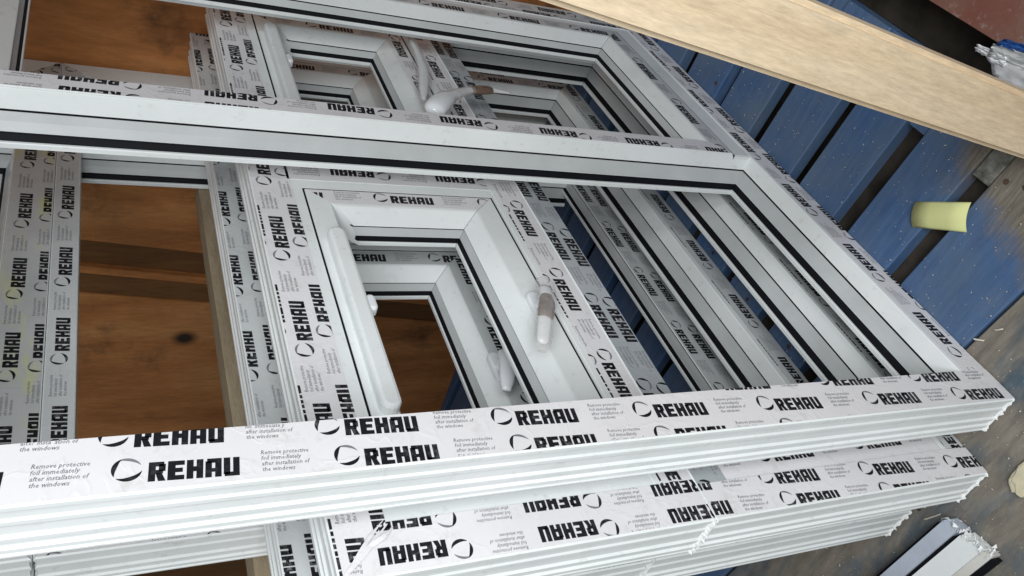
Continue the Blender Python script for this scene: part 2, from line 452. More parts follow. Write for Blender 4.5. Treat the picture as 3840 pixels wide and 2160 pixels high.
def add_films(r, rect, s, zt, specs):
    for sp in specs:
        cl = trap(rect, s, sp['p'][0], sp['p'][1]); dz = 0.0
        for e in sp.get('sq', ''):                      # film cut square over the mitre, at the upper or lower end
            dz = 0.0008
            if e == 'l': cl[1] = (rect[1] - .002, cl[1][1]); cl[2] = (rect[1] - .002, cl[2][1])
            else: cl[0] = (rect[0] + .002, cl[0][1]); cl[3] = (rect[0] + .002, cl[3][1])
        film_sheet(r, cl, zt + 0.0005 + dz, sp.get('m', FILM))
        film_print(r, cl, zt + 0.0010 + dz, sp['o'], sp['d'], sp['rows'], sp.get('skew', 0.0))
PROF_SLIM = [(0.0, 0.002), (0.002, 0.0), (0.056, 0.0), (0.060, 0.003), (0.060, 0.11), (0.0, 0.11)]
def sash(root, rect, zt, films=None, only=SD, gap=SD, slim=True):
    out = {}
    for s in only:
        slim_ = slim and s == 'top'
        v, f = sweep(rect, s, PROF_SLIM if slim_ else PROF_SASH, zt, 0.0010)
        r = mesh('sash_rail', v, f, [PVC, CHAN], root, mi=[0, 0] + [int(i == 8) for i in range(len(f) - 2)]); out[s] = r
        gv, gf = multi([sweep(rect, s, g, zt, 0.0010) for g in GASK_SASH if not slim_] +
                       [] + [sweep((rect[0] - .0055, rect[1] + .0055, rect[2] - .0055, rect[3] + .0055), s, [(0, .003), (.0050, .003), (.0050, .02), (0, .02)], zt)] * (s in gap))
        mesh('gasket', gv, gf, RUB, r)
        if films and s in films: add_films(r, rect, s, zt, films[s])
    return out
def rebate(root, outer, inner, zt, only=SD):
    """flat strip of the outer frame that fills between its face and the sash"""
    for s in only:
        k = {'near': inner[2] - outer[2], 'far': outer[3] - inner[3], 'bottom': outer[1] - inner[1], 'top': inner[0] - outer[0]}[s]
        if k < 0.008: continue
        # different widths per side: build as plain mitre-free strips
        x0, x1, y0, y1 = outer; a0, a1, b0, b1 = inner
        e = 0.006
        q = {'near': [(x0, y0), (x1, y0), (a1 + e, b0 - e), (a0 - e, b0 - e)], 'far': [(x1, y1), (x0, y1), (a0 - e, b1 + e), (a1 + e, b1 + e)],
             'bottom': [(x1, y0), (x1, y1), (a1 + e, b1 + e), (a1 + e, b0 - e)], 'top': [(x0, y1), (x0, y0), (a0 - e, b0 - e), (a0 - e, b1 + e)]}[s]
        q = ccw(q)
        V = [w(a, b, zt - 0.0008) for a, b in q] + [w(a, b, zt - 0.06) for a, b in q]
        F = [(0, 1, 2, 3), (7, 6, 5, 4)] + [(i, (i + 1) % 4, 4 + (i + 1) % 4, 4 + i) for i in range(4)]
        mesh('rebate_strip', V, F, PVC, root)
def transom_y(root, xa, xb, yn, yf, zt, films=None):
    """bar across the frame (runs along x) with glazing rebates on both sides"""
    half = [(p - 0.1, q) for p, q in prof_frame(0.1)[1:13]]
    poly = [(yn - p, q) for p, q in half] + [(yf + p, q) for p, q in reversed(half)]
    n = len(poly); V = [w(xa, y, zt - q - 0.0004) for y, q in poly] + [w(xb, y, zt - q - 0.0004) for y, q in poly]
    F = [tuple(range(n)), tuple(range(2 * n - 1, n - 1, -1))] + [(i, (i + 1) % n, n + (i + 1) % n, n + i) for i in range(n)]
    r = mesh('transom', V, F, [PVC, CHAN], root, mi=[0, 0] + [int(i in (5, 6, 16, 17)) for i in range(n)])
    parts = []
    for g in gask_frame(0.1):
        for sgn, y0 in ((-1, yn), (1, yf)):
            pl = [(y0 + sgn * (p - 0.1), q) for p, q in g]; k = len(pl)
            parts.append(([w(xa, y, zt - q - 0.0004) for y, q in pl] + [w(xb, y, zt - q - 0.0004) for y, q in pl],
                          [tuple(range(k)), tuple(range(2 * k - 1, k - 1, -1))] + [(i, (i + 1) % k, k + (i + 1) % k, k + i) for i in range(k)]))
    gv, gf = multi(parts); mesh('gasket', gv, gf, RUB, r)
    for sp in films or []:
        cl = [(xa + .002, sp['y'][0]), (xb - .002, sp['y'][0]), (xb - .002, sp['y'][1]), (xa + .002, sp['y'][1])]
        film_sheet(r, cl, zt + 0.0005, sp.get('m', FILM))
        film_print(r, cl, zt + 0.0010, sp['o'], sp['d'], sp['rows'], sp.get('skew', 0.0))
    return r
def weld_flash(root, x, y, zt, amp=0.008, seed=1, dirx=1, diry=-1):
    """ragged bead of melted plastic left along a welded corner"""
    rr = random.Random(seed); V, F = [], []
    n = 22
    for i in range(n + 1):
        q = 0.118 * i / n
        base = w(x - dirx * 0.010, y - diry * 0.004, zt - q)
        j = amp * (0.15 + 0.85 * rr.random() ** 3)
        tip = w(x + dirx * (j * .2 - 0.0045), y + diry * j, zt - q + (rr.random() - .5) * 0.004)
        b2 = w(x - dirx * 0.0008, y - diry * 0.014, zt - q)
        V += [base, tip, b2]
    for i in range(n):
        a, b = 3 * i, 3 * i + 3
        F += [(a, a + 1, b + 1, b), (a + 1, a + 2, b + 2, b + 1)]
    F += [(0, 1, 2), (3 * n, 3 * n + 1, 3 * n + 2)]
    return mesh('weld_flash', V, F, FLASH, root)
def tube(pts, rads, n=12, flat=(1.0, 1.0), jitter=0.0, seed=3):
    rr = random.Random(seed)
    P = [w(*p) for p in pts]; V, F = [], []
    up = Vector((0, -1, 0))
    for i, p in enumerate(P):
        t = (P[min(i + 1, len(P) - 1)] - P[max(i - 1, 0)]).normalized()
        a = t.cross(up)
        if a.length < 0.15: a = t.cross(Vector((1, 0, 0)))
        a.normalize(); b = a.cross(t).normalized()
        for k in range(n):
            th = 2 * math.pi * k / n
            r = rads[i] * S * (1 + jitter * (rr.random() - .5))
            V.append(p + a * math.cos(th) * r * flat[0] + b * math.sin(th) * r * flat[1])
    for i in range(len(P) - 1):
        for k in range(n):
            F.append((i * n + k, i * n + (k + 1) % n, (i + 1) * n + (k + 1) % n, (i + 1) * n + k))
    F += [tuple(range(n)), tuple(range((len(P) - 1) * n, len(P) * n))]
    return V, F
def interp(pts, rads, n):
    """Catmull-Rom resampling of a polyline with radii"""
    A = np.array([list(p) + [r] for p, r in zip(pts, rads)]); A = np.vstack([2 * A[0] - A[1], A, 2 * A[-1] - A[-2]])
    out = []
    for i in range(1, len(A) - 2):
        for k in range(n):
            t = k / n
            out.append(0.5 * (2 * A[i] + (A[i + 1] - A[i - 1]) * t + (2 * A[i - 1] - 5 * A[i] + 4 * A[i + 1] - A[i + 2]) * t * t + (3 * A[i] - A[i - 1] - 3 * A[i + 1] + A[i + 2]) * t ** 3))
    out.append(A[-2])
    return [tuple(o[:3]) for o in out], [max(0.0012, o[3]) for o in out]
def rbox(x0, x1, y0, y1, z0, z1, r):
    """long bar along y with rounded ends and softened top edges; z1 = top"""
    V, F = [], []
    cx, hw = (x0 + x1) / 2, (x1 - x0) / 2
    def ring(z, ins):
        pts = []
        for (yc, s0) in ((y0 + hw, math.pi), (y1 - hw, 0)):
            for k in range(9):
                a = s0 + math.pi * k / 8
                pts.append((cx + (hw - ins) * math.cos(a), yc + (hw - ins) * math.sin(a), z))
        return pts
    rings = [ring(z0, 0), ring(z1 - r, 0), ring(z1 - r * .3, r * .3), ring(z1, r)]
    n = len(rings[0])
    for rg in rings: V += [w(*p) for p in rg]
    for i in range(len(rings) - 1):
        for k in range(n): F.append((i * n + k, i * n + (k + 1) % n, (i + 1) * n + (k + 1) % n, (i + 1) * n + k))
    F += [tuple(range(n)), tuple(range((len(rings) - 1) * n, len(rings) * n))]
    return V, F
def box(x0, x1, y0, y1, z0, z1):
    V = [w(x, y, z) for z in (z0, z1) for x, y in ((x0, y0), (x1, y0), (x1, y1), (x0, y1))]
    return V, [(0, 1, 2, 3), (7, 6, 5, 4)] + [(i, (i + 1) % 4, 4 + (i + 1) % 4, 4 + i) for i in range(4)]

ROW2 = [(0.0, 0.0), (-0.060, 0.02)]
ROW3 = [(0.060, -0.02), (0.0, 0.0), (-0.060, 0.02)]
BOT = 1.9835

# =================================================================== THE SETTING
GD = -0.08                                     # the deck slats run slightly askew: dy per dz
def deck_y(y, z): return y + GD * z
deck_org = w(FLOOR, 1.6, 0)
deck = bpy.data.objects.new('deck', None); C.objects.link(deck); deck.location = deck_org; deck['kind'] = 'structure'
gaps = [(0.893, 0.900), (1.146, 1.208), (1.384, 1.456), (1.632, 1.684), (1.872, 1.934), (2.120, 2.166), (2.360, 2.424), (2.61, 2.66), (2.86, 2.91)]
def slat(y0, y1, z0, z1, top, thick, m_, nm, parent, seg=1):
    V, F = [], []
    e = 0.004
    for (z, ee) in ((z0, 0), (z1, 0)):
        a, b = deck_y(y0, z), deck_y(y1, z)
        V += [w(top + thick, a, z), w(top + e, a, z), w(top, a + e, z), w(top, b - e, z), w(top + e, b, z), w(top + thick, b, z)]
    n = 6
    F = [tuple(range(n)), tuple(range(2 * n - 1, n - 1, -1))] + [(i, (i + 1) % n, n + (i + 1) % n, n + i) for i in range(n)]
    return mesh(nm, V, F, m_, parent)
edges = [0.900] + [v for g in gaps[1:] for v in g] + [3.5]
for i in range(0, len(edges), 2):
    slat(edges[i], edges[i + 1], -5.2, 0.522, FLOOR + 0.0005 + 0.003 * (rnd.random()), 0.045, BLUE, 'plank', deck)
RUST = m_plain('rusty_nail', (0.075, 0.045, 0.032), 0.8, 0.2, 0.5, 120)
for (ny, nz) in ((1.087, .384), (2.19, .05), (1.04, .40), (1.30, .41), (1.54, .40), (1.78, .41), (1.32, -.42), (1.56, -.43), (2.02, -.40), (1.80, -.42), (.70, -.42), (.52, .40)):
    V = [w(FLOOR - .0012, ny, nz)] + [w(FLOOR - .0004, ny + .0075 * math.cos(k * math.pi / 6), nz + .0075 * math.sin(k * math.pi / 6)) for k in range(12)]
    mesh('nail', V, [(0, k + 1, (k + 1) % 12 + 1) for k in range(12)], RUST, deck)
# the unpainted, worn board beside them
slat(-0.55, 0.893, -5.2, 0.522, FLOOR + 0.004, 0.045, WORN, 'plank', deck)
slat(-1.8, -0.56, -5.2, 0.522, FLOOR + 0.005, 0.045, WORN, 'plank', deck)
for (a, b), m_, dz in ((gaps[1], FILLER, 0.008), (gaps[2], BLUE, 0.012), (gaps[3], BLUE, 0.012), (gaps[4], BLUE, 0.012)):
    slat(a + .001, b - .001, 0.347, 0.52, FLOOR + dz, 0.04, m_, 'filler_block', deck)
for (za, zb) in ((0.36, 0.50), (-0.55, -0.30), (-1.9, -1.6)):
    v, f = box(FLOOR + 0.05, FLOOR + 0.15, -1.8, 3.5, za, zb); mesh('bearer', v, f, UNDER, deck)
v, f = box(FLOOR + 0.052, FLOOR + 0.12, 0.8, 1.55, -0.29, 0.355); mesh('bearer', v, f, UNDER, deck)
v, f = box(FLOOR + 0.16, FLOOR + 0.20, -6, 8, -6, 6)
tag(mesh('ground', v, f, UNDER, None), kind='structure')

# red painted board beyond the front end of the deck
red = bpy.data.objects.new('red_platform', None); C.objects.link(red); red.location = w(FLOOR, 1.5, 0.9); red['kind'] = 'structure'
V, F = multi([box(FLOOR - 0.004, FLOOR + 0.12, 0.55, 1.86, 0.632, 1.7)]); mesh('plank', V, F, RED, red)
V, F = multi([box(FLOOR - 0.002, FLOOR + 0.12, 1.868, 3.4, 0.632, 1.7)]); mesh('plank', V, F, RED, red)

# plywood side wall that the far ends of the stack stand against
WY = 3.17
wall = bpy.data.objects.new('side_wall', None); C.objects.link(wall); wall.location = w(FLOOR, WY, -1.5); wall['kind'] = 'structure'
SH = -0.13
def wall_panel(z0, z1, y0, y1, m_, nm):
    V = []
    for y in (y0, y1):
        for x, z in ((-1.4, z0), (-1.4, z1), (FLOOR - 0.001, z1), (FLOOR - 0.001, z0)):
            V.append(w(x, y, z + SH * x))
    mesh(nm, V, [(0, 1, 2, 3), (7, 6, 5, 4)] + [(i, (i + 1) % 4, 4 + (i + 1) % 4, 4 + i) for i in range(4)], m_, wall)
wall_panel(-1.512, 0.45, WY, WY + .03, PLY, 'panel')
wall_panel(-1.655, -1.518, WY + .020, WY + .05, PLYD, 'panel')
wall_panel(-1.70, -1.66, WY - .004, WY + .04, PLY, 'batten')
wall_panel(-1.822, -1.706, WY + .006, WY + .04, PLYD, 'panel')
wall_panel(-3.05, -1.826, WY, WY + .03, PLY, 'panel')
wall_panel(-5.4, -3.06, WY, WY + .03, PLYD, 'panel')

# horizontal timber rail that the rearmost frame leans on
v, f = box(0.318, 0.415, 0.60, 2.62, -0.862, -0.766)
tag(mesh('timber_rail', v, f, BAT, None), 'beige timber rail lying behind the rearmost window frame', 'timber', kind='thing')

# =================================================================== THE WINDOW FRAMES
GRP = 'white window frames standing in the stack'
# ---- rearmost pair (levels four): lower frame, and an upper frame standing on it
Z4 = -0.64
f4 = thing('window_frame', 'rearmost white window frame behind the sash frames, pressed against the beige timber rail', 'window frame', w(BOT, 2.0, Z4 - .06), GRP)
r4 = (-0.118, BOT, 1.05, 3.13)
outer_frame(f4, r4, Z4, 0.1, {
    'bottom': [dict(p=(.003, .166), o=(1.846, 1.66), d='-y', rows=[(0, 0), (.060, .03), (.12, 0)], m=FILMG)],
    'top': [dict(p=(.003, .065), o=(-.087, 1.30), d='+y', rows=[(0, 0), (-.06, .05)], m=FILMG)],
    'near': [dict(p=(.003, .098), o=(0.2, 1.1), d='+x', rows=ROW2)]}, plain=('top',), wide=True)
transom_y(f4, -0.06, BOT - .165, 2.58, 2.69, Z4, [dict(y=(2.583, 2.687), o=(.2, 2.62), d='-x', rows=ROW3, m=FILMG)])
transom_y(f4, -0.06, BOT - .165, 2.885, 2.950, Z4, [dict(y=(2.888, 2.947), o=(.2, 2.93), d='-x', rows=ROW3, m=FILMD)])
f4u = thing('window_frame', 'white window frame set on top of the rearmost frame, film smeared with yellow', 'window frame', w(-.12, 2.0, Z4 - .06), GRP)
r4u = (-0.95, -0.1195, 1.05, 3.13)
outer_frame(f4u, r4u, Z4, 0.115, {'bottom': [dict(p=(.003, .113), o=(-.195, 1.25), d='+y', rows=[(0, 0), (-.062, .03)], m=FILMY)]})
transom_y(f4u, -0.85, -0.1195 - .115, 2.58, 2.69, Z4)

# ---- third level: sash frame above, fixed frame below
Z3 = -0.442
f3b = thing('window_frame', 'lower fixed white frame of the third layer, between the second layer and the rearmost frame', 'window frame', w(BOT, 1.9, Z3 - .06), GRP)
r3b = (1.1105, BOT, 0.707, 3.10)
outer_frame(f3b, r3b, Z3, 0.1, {
    'bottom': [dict(p=(.003, .080), o=(1.94, 1.45), d='+y', rows=[(0, 0), (.055, .08)], m=FILMG)],
    'near': [dict(p=(.003, .098), o=(1.35, .765), d='+x', rows=ROW3, sq='lu')],
    'far': [dict(p=(.003, .098), o=(1.5, 3.03), d='+x', rows=ROW3, m=FILMG)],
    'top': [dict(p=(.003, .098), o=(1.16, 1.4), d='+y', rows=ROW3, m=FILMG)]})
weld_flash(f3b, BOT, 0.707, Z3, 0.009, 5)
weld_flash(f3b, 1.1105, 0.707, Z3, 0.006, 6, dirx=-1)
f3a = thing('window_frame', 'white frame with two small sashes in the third layer, white handle on the inner sash', 'window frame', w(1.11, 1.9, Z3 - .06), GRP)
r3a = (0.309, 1.110, 0.707, 3.10)
outer_frame(f3a, r3a, Z3, 0.1, {
    'top': [dict(p=(.003, .1), o=(.372, 1.05), d='+y', rows=ROW3, m=FILMG)],
    'near': [dict(p=(.003, .098), o=(.5, .765), d='-x', rows=ROW3)],
    'bottom': [dict(p=(.003, .098), o=(1.05, 1.4), d='+y', rows=ROW3, m=FILMG)],
    'far': [dict(p=(.003, .098), o=(.5, 3.03), d='-x', rows=ROW3, m=FILMG)]})
s3n, s3f = (0.442, 1.000, 0.84, 1.805), (0.442, 1.000, 2.00, 2.965)
transom_y(f3a, .40, 1.02, 1.86, 1.95, Z3 - .001)
rebate(f3a, (0.405, 1.014, 0.803, 1.83), s3n, Z3); rebate(f3a, (0.405, 1.014, 1.975, 3.004), s3f, Z3)
sash(f3a, s3n, Z3, {'far': [dict(p=(.003, .063), o=(.60, 1.775), d='+x', rows=[(0, 0)], m=FILMG)],
                    'bottom': [dict(p=(.003, .063), o=(.97, 1.5), d='-y', rows=[(0.02, 0)], m=FILMG)]})
sash(f3a, s3f, Z3, {'far': [dict(p=(.003, .063), o=(.60, 2.93), d='+x', rows=[(0, 0)], m=FILMG)]})

# ---- second level: sash frame above, fixed frame below
Z2 = -0.190
f2b = thing('window_frame', 'lower fixed white frame of the second layer, standing on the deck under the sash frame', 'window frame', w(BOT, 1.8, Z2 - .06), GRP)
r2b = (1.1085, BOT, 0.643, 2.93)
outer_frame(f2b, r2b, Z2, 0.086, {
    'near': [dict(p=(.003, .085), o=(1.296, .724), d='+x', rows=ROW3, skew=-.055, sq='lu')],
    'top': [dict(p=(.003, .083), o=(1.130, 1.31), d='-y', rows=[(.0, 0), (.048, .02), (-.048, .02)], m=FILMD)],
    'bottom': [dict(p=(.003, .072), o=(1.945, 1.28), d='+y', rows=[(0, 0), (.05, .06)], m=FILMG)],
    'far': [dict(p=(.003, .084), o=(1.5, 2.87), d='+x', rows=ROW3, m=FILMG)]})
for (bx0, bx1, by0, by1, rt, zz, od) in ((1.185, 1.905, .7285, .790, f2b, Z2, '+x'), (1.20, 1.89, .8065, .86, f3b, Z3, '+x')):
    v, f = box(bx0, bx1, by0, by1, zz - .10, zz - .0012)
    gb = mesh('glazing_bead', v, f, PVC, rt)
    cl = [(bx0 + .002, by0 + .002), (bx1 - .002, by0 + .002), (bx1 - .002, by1 - .002), (bx0 + .002, by1 - .002)]
    film_sheet(gb, cl, zz - .0005, FILM); film_print(gb, cl, zz - .0001, (1.33, by0 + .052), od, [(0, 0)])
weld_flash(f2b, BOT, 0.643, Z2, 0.008, 11)
weld_flash(f2b, 1.1085, 0.643, Z2, 0.010, 12, dirx=-1)
weld_flash(f2b, 1.1085, 0.643, Z2, 0.007, 15, dirx=1)
f2a = thing('window_frame', 'white frame with two sashes in plastic-wrapped handles, directly behind the foremost frame', 'window frame', w(1.108, 1.8, Z2 - .06), GRP)
r2a = (0.3385, 1.108, 0.643, 2.93)
outer_frame(f2a, r2a, Z2, 0.1, {
    'near': [dict(p=(.003, .098), o=(0.558, .668), d='-x', rows=[(0, 0), (-.064, .010), (.06, 0)], skew=-.02, sq='l')],
    'top': [dict(p=(.003, .1), o=(.424, 1.215), d='+y', rows=[(0, 0), (.052, -.05), (.10, 0)])],
    'bottom': [dict(p=(.003, .083), o=(1.070, 1.41), d='-y', rows=[(0, 0), (-.05, .02)])],
    'far': [dict(p=(.003, .098), o=(.5, 2.87), d='-x', rows=ROW3)]})
s2n, s2f = (0.470, 0.997, 0.775, 1.737), (0.470, 0.997, 1.94, 2.775)
transom_y(f2a, .43, 1.01, 1.775, 1.91, Z2, [dict(y=(1.778, 1.907), o=(.70, 1.815), d='-x', rows=[(0, 0), (-.06, .1)])])
rebate(f2a, (0.4345, 1.012, 0.739, 1.776), s2n, Z2); rebate(f2a, (0.4345, 1.012, 1.905, 2.834), s2f, Z2)
sash(f2a, s2n, Z2, {'far': [dict(p=(.003, .060), o=(.665, 1.712), d='+x', rows=[(0, 0)])]})
sash(f2a, s2f, Z2, {'bottom': [dict(p=(.003, .060), o=(.97, 2.43), d='-y', rows=[(0, 0)])], 'far': [dict(p=(.003, .060), o=(.665, 2.745), d='+x', rows=[(0, 0)], m=FILMG)]})
V, F = [], []
for k, (d0, d1, off_, wd0) in enumerate(((.004, .098, .004, .0040), (.020, .099, -.003, .0028), (.05, .099, .012, .0035))):
    n = 8
    for i in range(n + 1):
        t = d0 + (d1 - d0) * i / n
        h = .0022 + .004 * math.sin(math.pi * i / n) * (1 + k * .4)
        wv = wd0 * (0.25 + math.sin(math.pi * min(1, i / n + .08)))
        o_ = off_ * math.sin(math.pi * .6 * i / n)
        V += [w(.3385 + t + o_ - wv * .7, .643 + t - o_ + wv * .7, Z2 + h), w(.3385 + t + o_ + wv * .7, .643 + t - o_ - wv * .7, Z2 + h * .6 + .001)]
    b0 = k * 2 * (n + 1)
    F += [(b0 + 2 * i, b0 + 2 * i + 1, b0 + 2 * i + 3, b0 + 2 * i + 2) for i in range(n)]
mesh('torn_film', V, F, FILM, f2a, fix=False)
# hinge cover bars of the two sashes
for (ya, yb, ty) in ((0.972, 1.545, 1.282), (2.05, 2.655, 2.426)):
    v, f = rbox(.487, .529, ya, yb, Z2 - .002, Z2 + .030, .008); hb = mesh('hinge_cover', v, f, PVC, f2a, smooth=False)
    v, f = rbox(.526, .548, ty - .024, ty + .024, Z2 + .0, Z2 + .024, .006); mesh('hinge_pin', v, f, HANDLE, hb)
# ---- window handles
def handle(root, base, path, rad, flat, wrap=None, zb=Z2, tape=None, arm=None):
    bx_, by_ = base
    v, f = rbox(bx_ - .022, bx_ + .022, by_ - .055, by_ + .055, zb - .002, zb + .014, .006)
    h = mesh('handle', v, f, HANDLE, root)
    p, r = interp([(bx_, by_, zb + .008), (bx_, by_, zb + .035), (bx_, by_, zb + .055)], [.013, .011, .012], 4)
    v, f = tube(p, r, 14); mesh('spindle_neck', v, f, HANDLE, h, smooth=True)
    p, r = interp(path, rad, 6)
    v, f = tube(p, r, 16, flat); mesh('lever', v, f, HANDLE, h, smooth=True)
    if arm:
        p, r = interp(*arm, 6); v, f = tube(p, r, 14, (1.0, .7)); mesh('arm', v, f, HANDLE, h, smooth=True)
    if tape:
        p, r = interp(tape, [.014, .0165, .0165, .014], 4)
        v, f = tube(p, r, 14, (1.2, .75), 0.12, 31); mesh('tape', v, f, TAPE, h, smooth=True)
    for k, (pp, rr_) in enumerate(wrap or []):
        p, r = interp(pp, rr_, 7)
        v, f = tube(p, r, 9, (1.05, 0.62), 0.08, 20 + k); mesh('plastic_wrap', v, f, WRAP, h, smooth=False)
handle(f2a, (.958, 1.27), [(.962, 1.285, Z2 + .058), (.945, 1.235, Z2 + .062), (.912, 1.17, Z2 + .060), (.888, 1.118, Z2 + .052), (.882, 1.105, Z2 + .05)],
       [.012, .015, .0145, .013, .006], (1.2, .7),
       [([(.975, 1.325, Z2 + .05), (.965, 1.295, Z2 + .060), (.945, 1.235, Z2 + .064), (.912, 1.17, Z2 + .062), (.882, 1.105, Z2 + .054), (.872, 1.085, Z2 + .046)], [.012, .024, .022, .021, .019, .010])],
       tape=[(.949, 1.248, Z2 + .0625), (.938, 1.22, Z2 + .063), (.924, 1.192, Z2 + .0625), (.913, 1.172, Z2 + .062)])
handle(f2a, (1.0, 2.245), [(0.86, 1.975, -0.07), (0.873, 1.996, -0.065), (0.915, 2.051, -0.065), (0.973, 2.115, -0.075), (1.054, 2.181, -0.085), (1.135, 2.207, -0.09), (1.211, 2.212, -0.095)],
       [.020, .034, .033, .020, .0125, .010, .005], (1.0, .7),
       [([(0.973, 2.115, -0.075), (1.054, 2.181, -0.085), (1.135, 2.207, -0.09), (1.211, 2.212, -0.095)], [.022, .019, .016, .007]),
        ([(.991, 2.70, Z2 + .05), (.990, 2.655, Z2 + .052), (.982, 2.50, Z2 + .05), (.968, 2.38, Z2 + .046), (.930, 2.25, Z2 + .040), (.910, 2.15, Z2 + .035)], [.010, .020, .017, .025, .022, .009])],
       arm=([(.988, 2.62, Z2 + .050), (.984, 2.52, Z2 + .050), (.972, 2.40, Z2 + .046), (.940, 2.28, Z2 + .040), (.925, 2.22, Z2 + .034)], [.008, .011, .017, .015, .006]),
       tape=[(1.054, 2.181, -0.085), (1.081, 2.190, -0.087), (1.108, 2.198, -0.088), (1.135, 2.207, -0.09)])
handle(f3a, (.945, 1.31), [(.945, 1.318, Z3 + .058), (.938, 1.28, Z3 + .064), (.918, 1.225, Z3 + .064), (.902, 1.185, Z3 + .058)], [.014, .019, .018, .010], (1.15, .7), None, Z3)

# ---- foremost frame: fixed light, transom and a large sash
Z1 = 0.0
f1 = thing('window_frame', 'foremost large white window frame in printed film, with transom and one big sash', 'window frame', w(BOT, 1.6, -.06), GRP)
r1 = (-0.46, BOT, 0.7205, 2.79)
outer_frame(f1, r1, Z1, 0.1, {
    'near': [dict(p=(.002, .099), o=(0.319, .8085), d='+x', rows=[(0, 0), (-.0605, .018), (.060, -.1)], skew=-.037, sq='l')],
    'bottom': [dict(p=(.003, .090), o=(1.915, 1.475), d='+y', rows=[(0, 0), (-.056, -.12)], skew=0.03)],
    'far': [dict(p=(.003, .098), o=(1.35, 2.745), d='-x', rows=[(0, 0), (.052, .08)], m=FILMG)]})
s1 = (-0.285, 1.811, 1.777, 2.650)
transom_y(f1, -0.37, BOT - .099, 1.775, 1.832, Z1 - .0006)
rebate(f1, (-0.365, 1.887, 1.772, 2.694), (-0.285, 1.811, 1.7785, 2.650), Z1 - .0015, ('bottom', 'far', 'top'))
sash(f1, s1, Z1 + .003, gap=('bottom', 'far', 'top'), slim=False, films={'near': [dict(p=(.002, .064), o=(.962, 1.803), d='-x', rows=[(0, 0), (.06, .0)], skew=-.03)],
                  'bottom': [dict(p=(.003, .060), o=(1.775, 2.40), d='-y', rows=[(0, 0)], m=FILMG)],
                  'far': [dict(p=(.003, .060), o=(1.30, 2.615), d='+x', rows=[(0, 0)], m=FILMG)]})
weld_flash(f1, BOT, 0.7205, Z1, 0.007, 21)

# =================================================================== LOOSE THINGS
# pine post standing on the front end of the deck
ctop, cbot = Vector((1.063, 1.018, 0.652)), Vector((FLOOR, 1.060, 0.529))
axis = (w(*ctop) - w(*cbot)).normalized()
# broad face looks at the viewer
to_cam = (w(0, 0, 1) - w(1.5, 1.04, .59)); to_cam -= axis * to_cam.dot(axis); to_cam.normalize()
sidev = axis.cross(to_cam).normalized()
rotp = Matrix((sidev, to_cam, axis)).transposed().to_4x4() @ Matrix.Rotation(math.radians(9), 4, 'Z')
bm = bmesh.new()
bmesh.ops.create_cube(bm, size=1.0)
for vv in bm.verts: vv.co = Vector((vv.co.x * 0.076, vv.co.y * 0.044, (vv.co.z + 0.5) * 1.75))
bmesh.ops.bevel(bm, geom=[e for e in bm.edges if abs((e.verts[0].co - e.verts[1].co).z) > 0.5], offset=0.006, segments=4, affect='EDGES')
me = bpy.data.meshes.new('timber_post'); bm.to_mesh(me); bm.free()
post = link('timber_post', me, PINE)
rotp.translation = w(*cbot)
post.matrix_world = rotp
tag(post, 'pale planed pine post standing on the edge of the blue deck', 'timber post', kind='thing')

# curled yellow note
V, F = [], []
A, B, Cc, Dd = (1.254, .204), (1.124, .295), (1.084, .229), (1.217, .144)
NU, NV = 3, 14
for i in range(NU + 1):
    for j in range(NV + 1):
        s_, t_ = i / NU, j / NV
        y = (A[0] * (1 - s_) + B[0] * s_) * (1 - t_) + (Dd[0] * (1 - s_) + Cc[0] * s_) * t_
        z = (A[1] * (1 - s_) + B[1] * s_) * (1 - t_) + (Dd[1] * (1 - s_) + Cc[1] * s_) * t_
        V.append(w(FLOOR - 0.002 - 0.012 * math.sin(math.pi * (0.04 + 0.96 * t_)) ** 0.8, y, z))
for i in range(NU):
    for j in range(NV):
        a = i * (NV + 1) + j; F.append((a, a + 1, a + NV + 2, a + NV + 1))
n_ = mesh('paper_note', V, F, NOTE, None, org=w(FLOOR, 1.17, .22), fix=False, smooth=True); n_.location = w(FLOOR, 1.17, .22)
sm = n_.modifiers.new('thickness', 'SOLIDIFY'); sm.thickness = 0.0004
tag(n_, 'curled pale yellow paper note lying across a gap in the blue deck', 'paper note', kind='thing')

# sawn profile offcut
off = thing('profile_offcut', 'dirty white window profile offcut with black gasket lines lying on worn boards', 'offcut', w(FLOOR, .56, -.6))
def strip(p0, p1, h0, h1, m_, nm, za=-0.315, zb=-1.25, jag=0.0):
    rr = random.Random(int(p0 * 1e4))
    V, F = [], []; n = 8
    for e, zz in ((0, za), (1, zb)):
        for i in range(n + 1):
            t = i / n
            V.append(w(FLOOR - (h0 + (h1 - h0) * t), p0 + (p1 - p0) * t + (zz - za) * -.03, zz + (rr.random() * jag if e == 0 else 0) - (p0 + (p1 - p0) * t - .49) * .22 * (e == 0)))
        for i in range(n + 1):
            t = 1 - i / n
            V.append(w(FLOOR - 0.0005, p0 + (p1 - p0) * t + (zz - za) * -.03, zz - (p0 + (p1 - p0) * t - .49) * .22 * (e == 0)))
    k = 2 * n + 2
    F = [tuple(range(k)), tuple(range(2 * k - 1, k - 1, -1))] + [(i, (i + 1) % k, k + (i + 1) % k, k + i) for i in range(k)]
    return mesh(nm, V, F, m_, off)
strip(.478, .490, .012, .030, RUB, 'gasket', -.325)
strip(.4905, .508, .034, .058, DIRTY, 'edge_lip', jag=.012)
strip(.5085, .566, .060, .062, PVC, 'face', jag=.014)
strip(.5665, .578, .052, .052, RUB, 'gasket', -.335)
strip(.5785, .618, .058, .060, BLUEGREY, 'film_strip', jag=.012)
strip(.6185, .632, .040, .036, RUB, 'gasket', -.345)
rr = random.Random(4); V, F = [], []
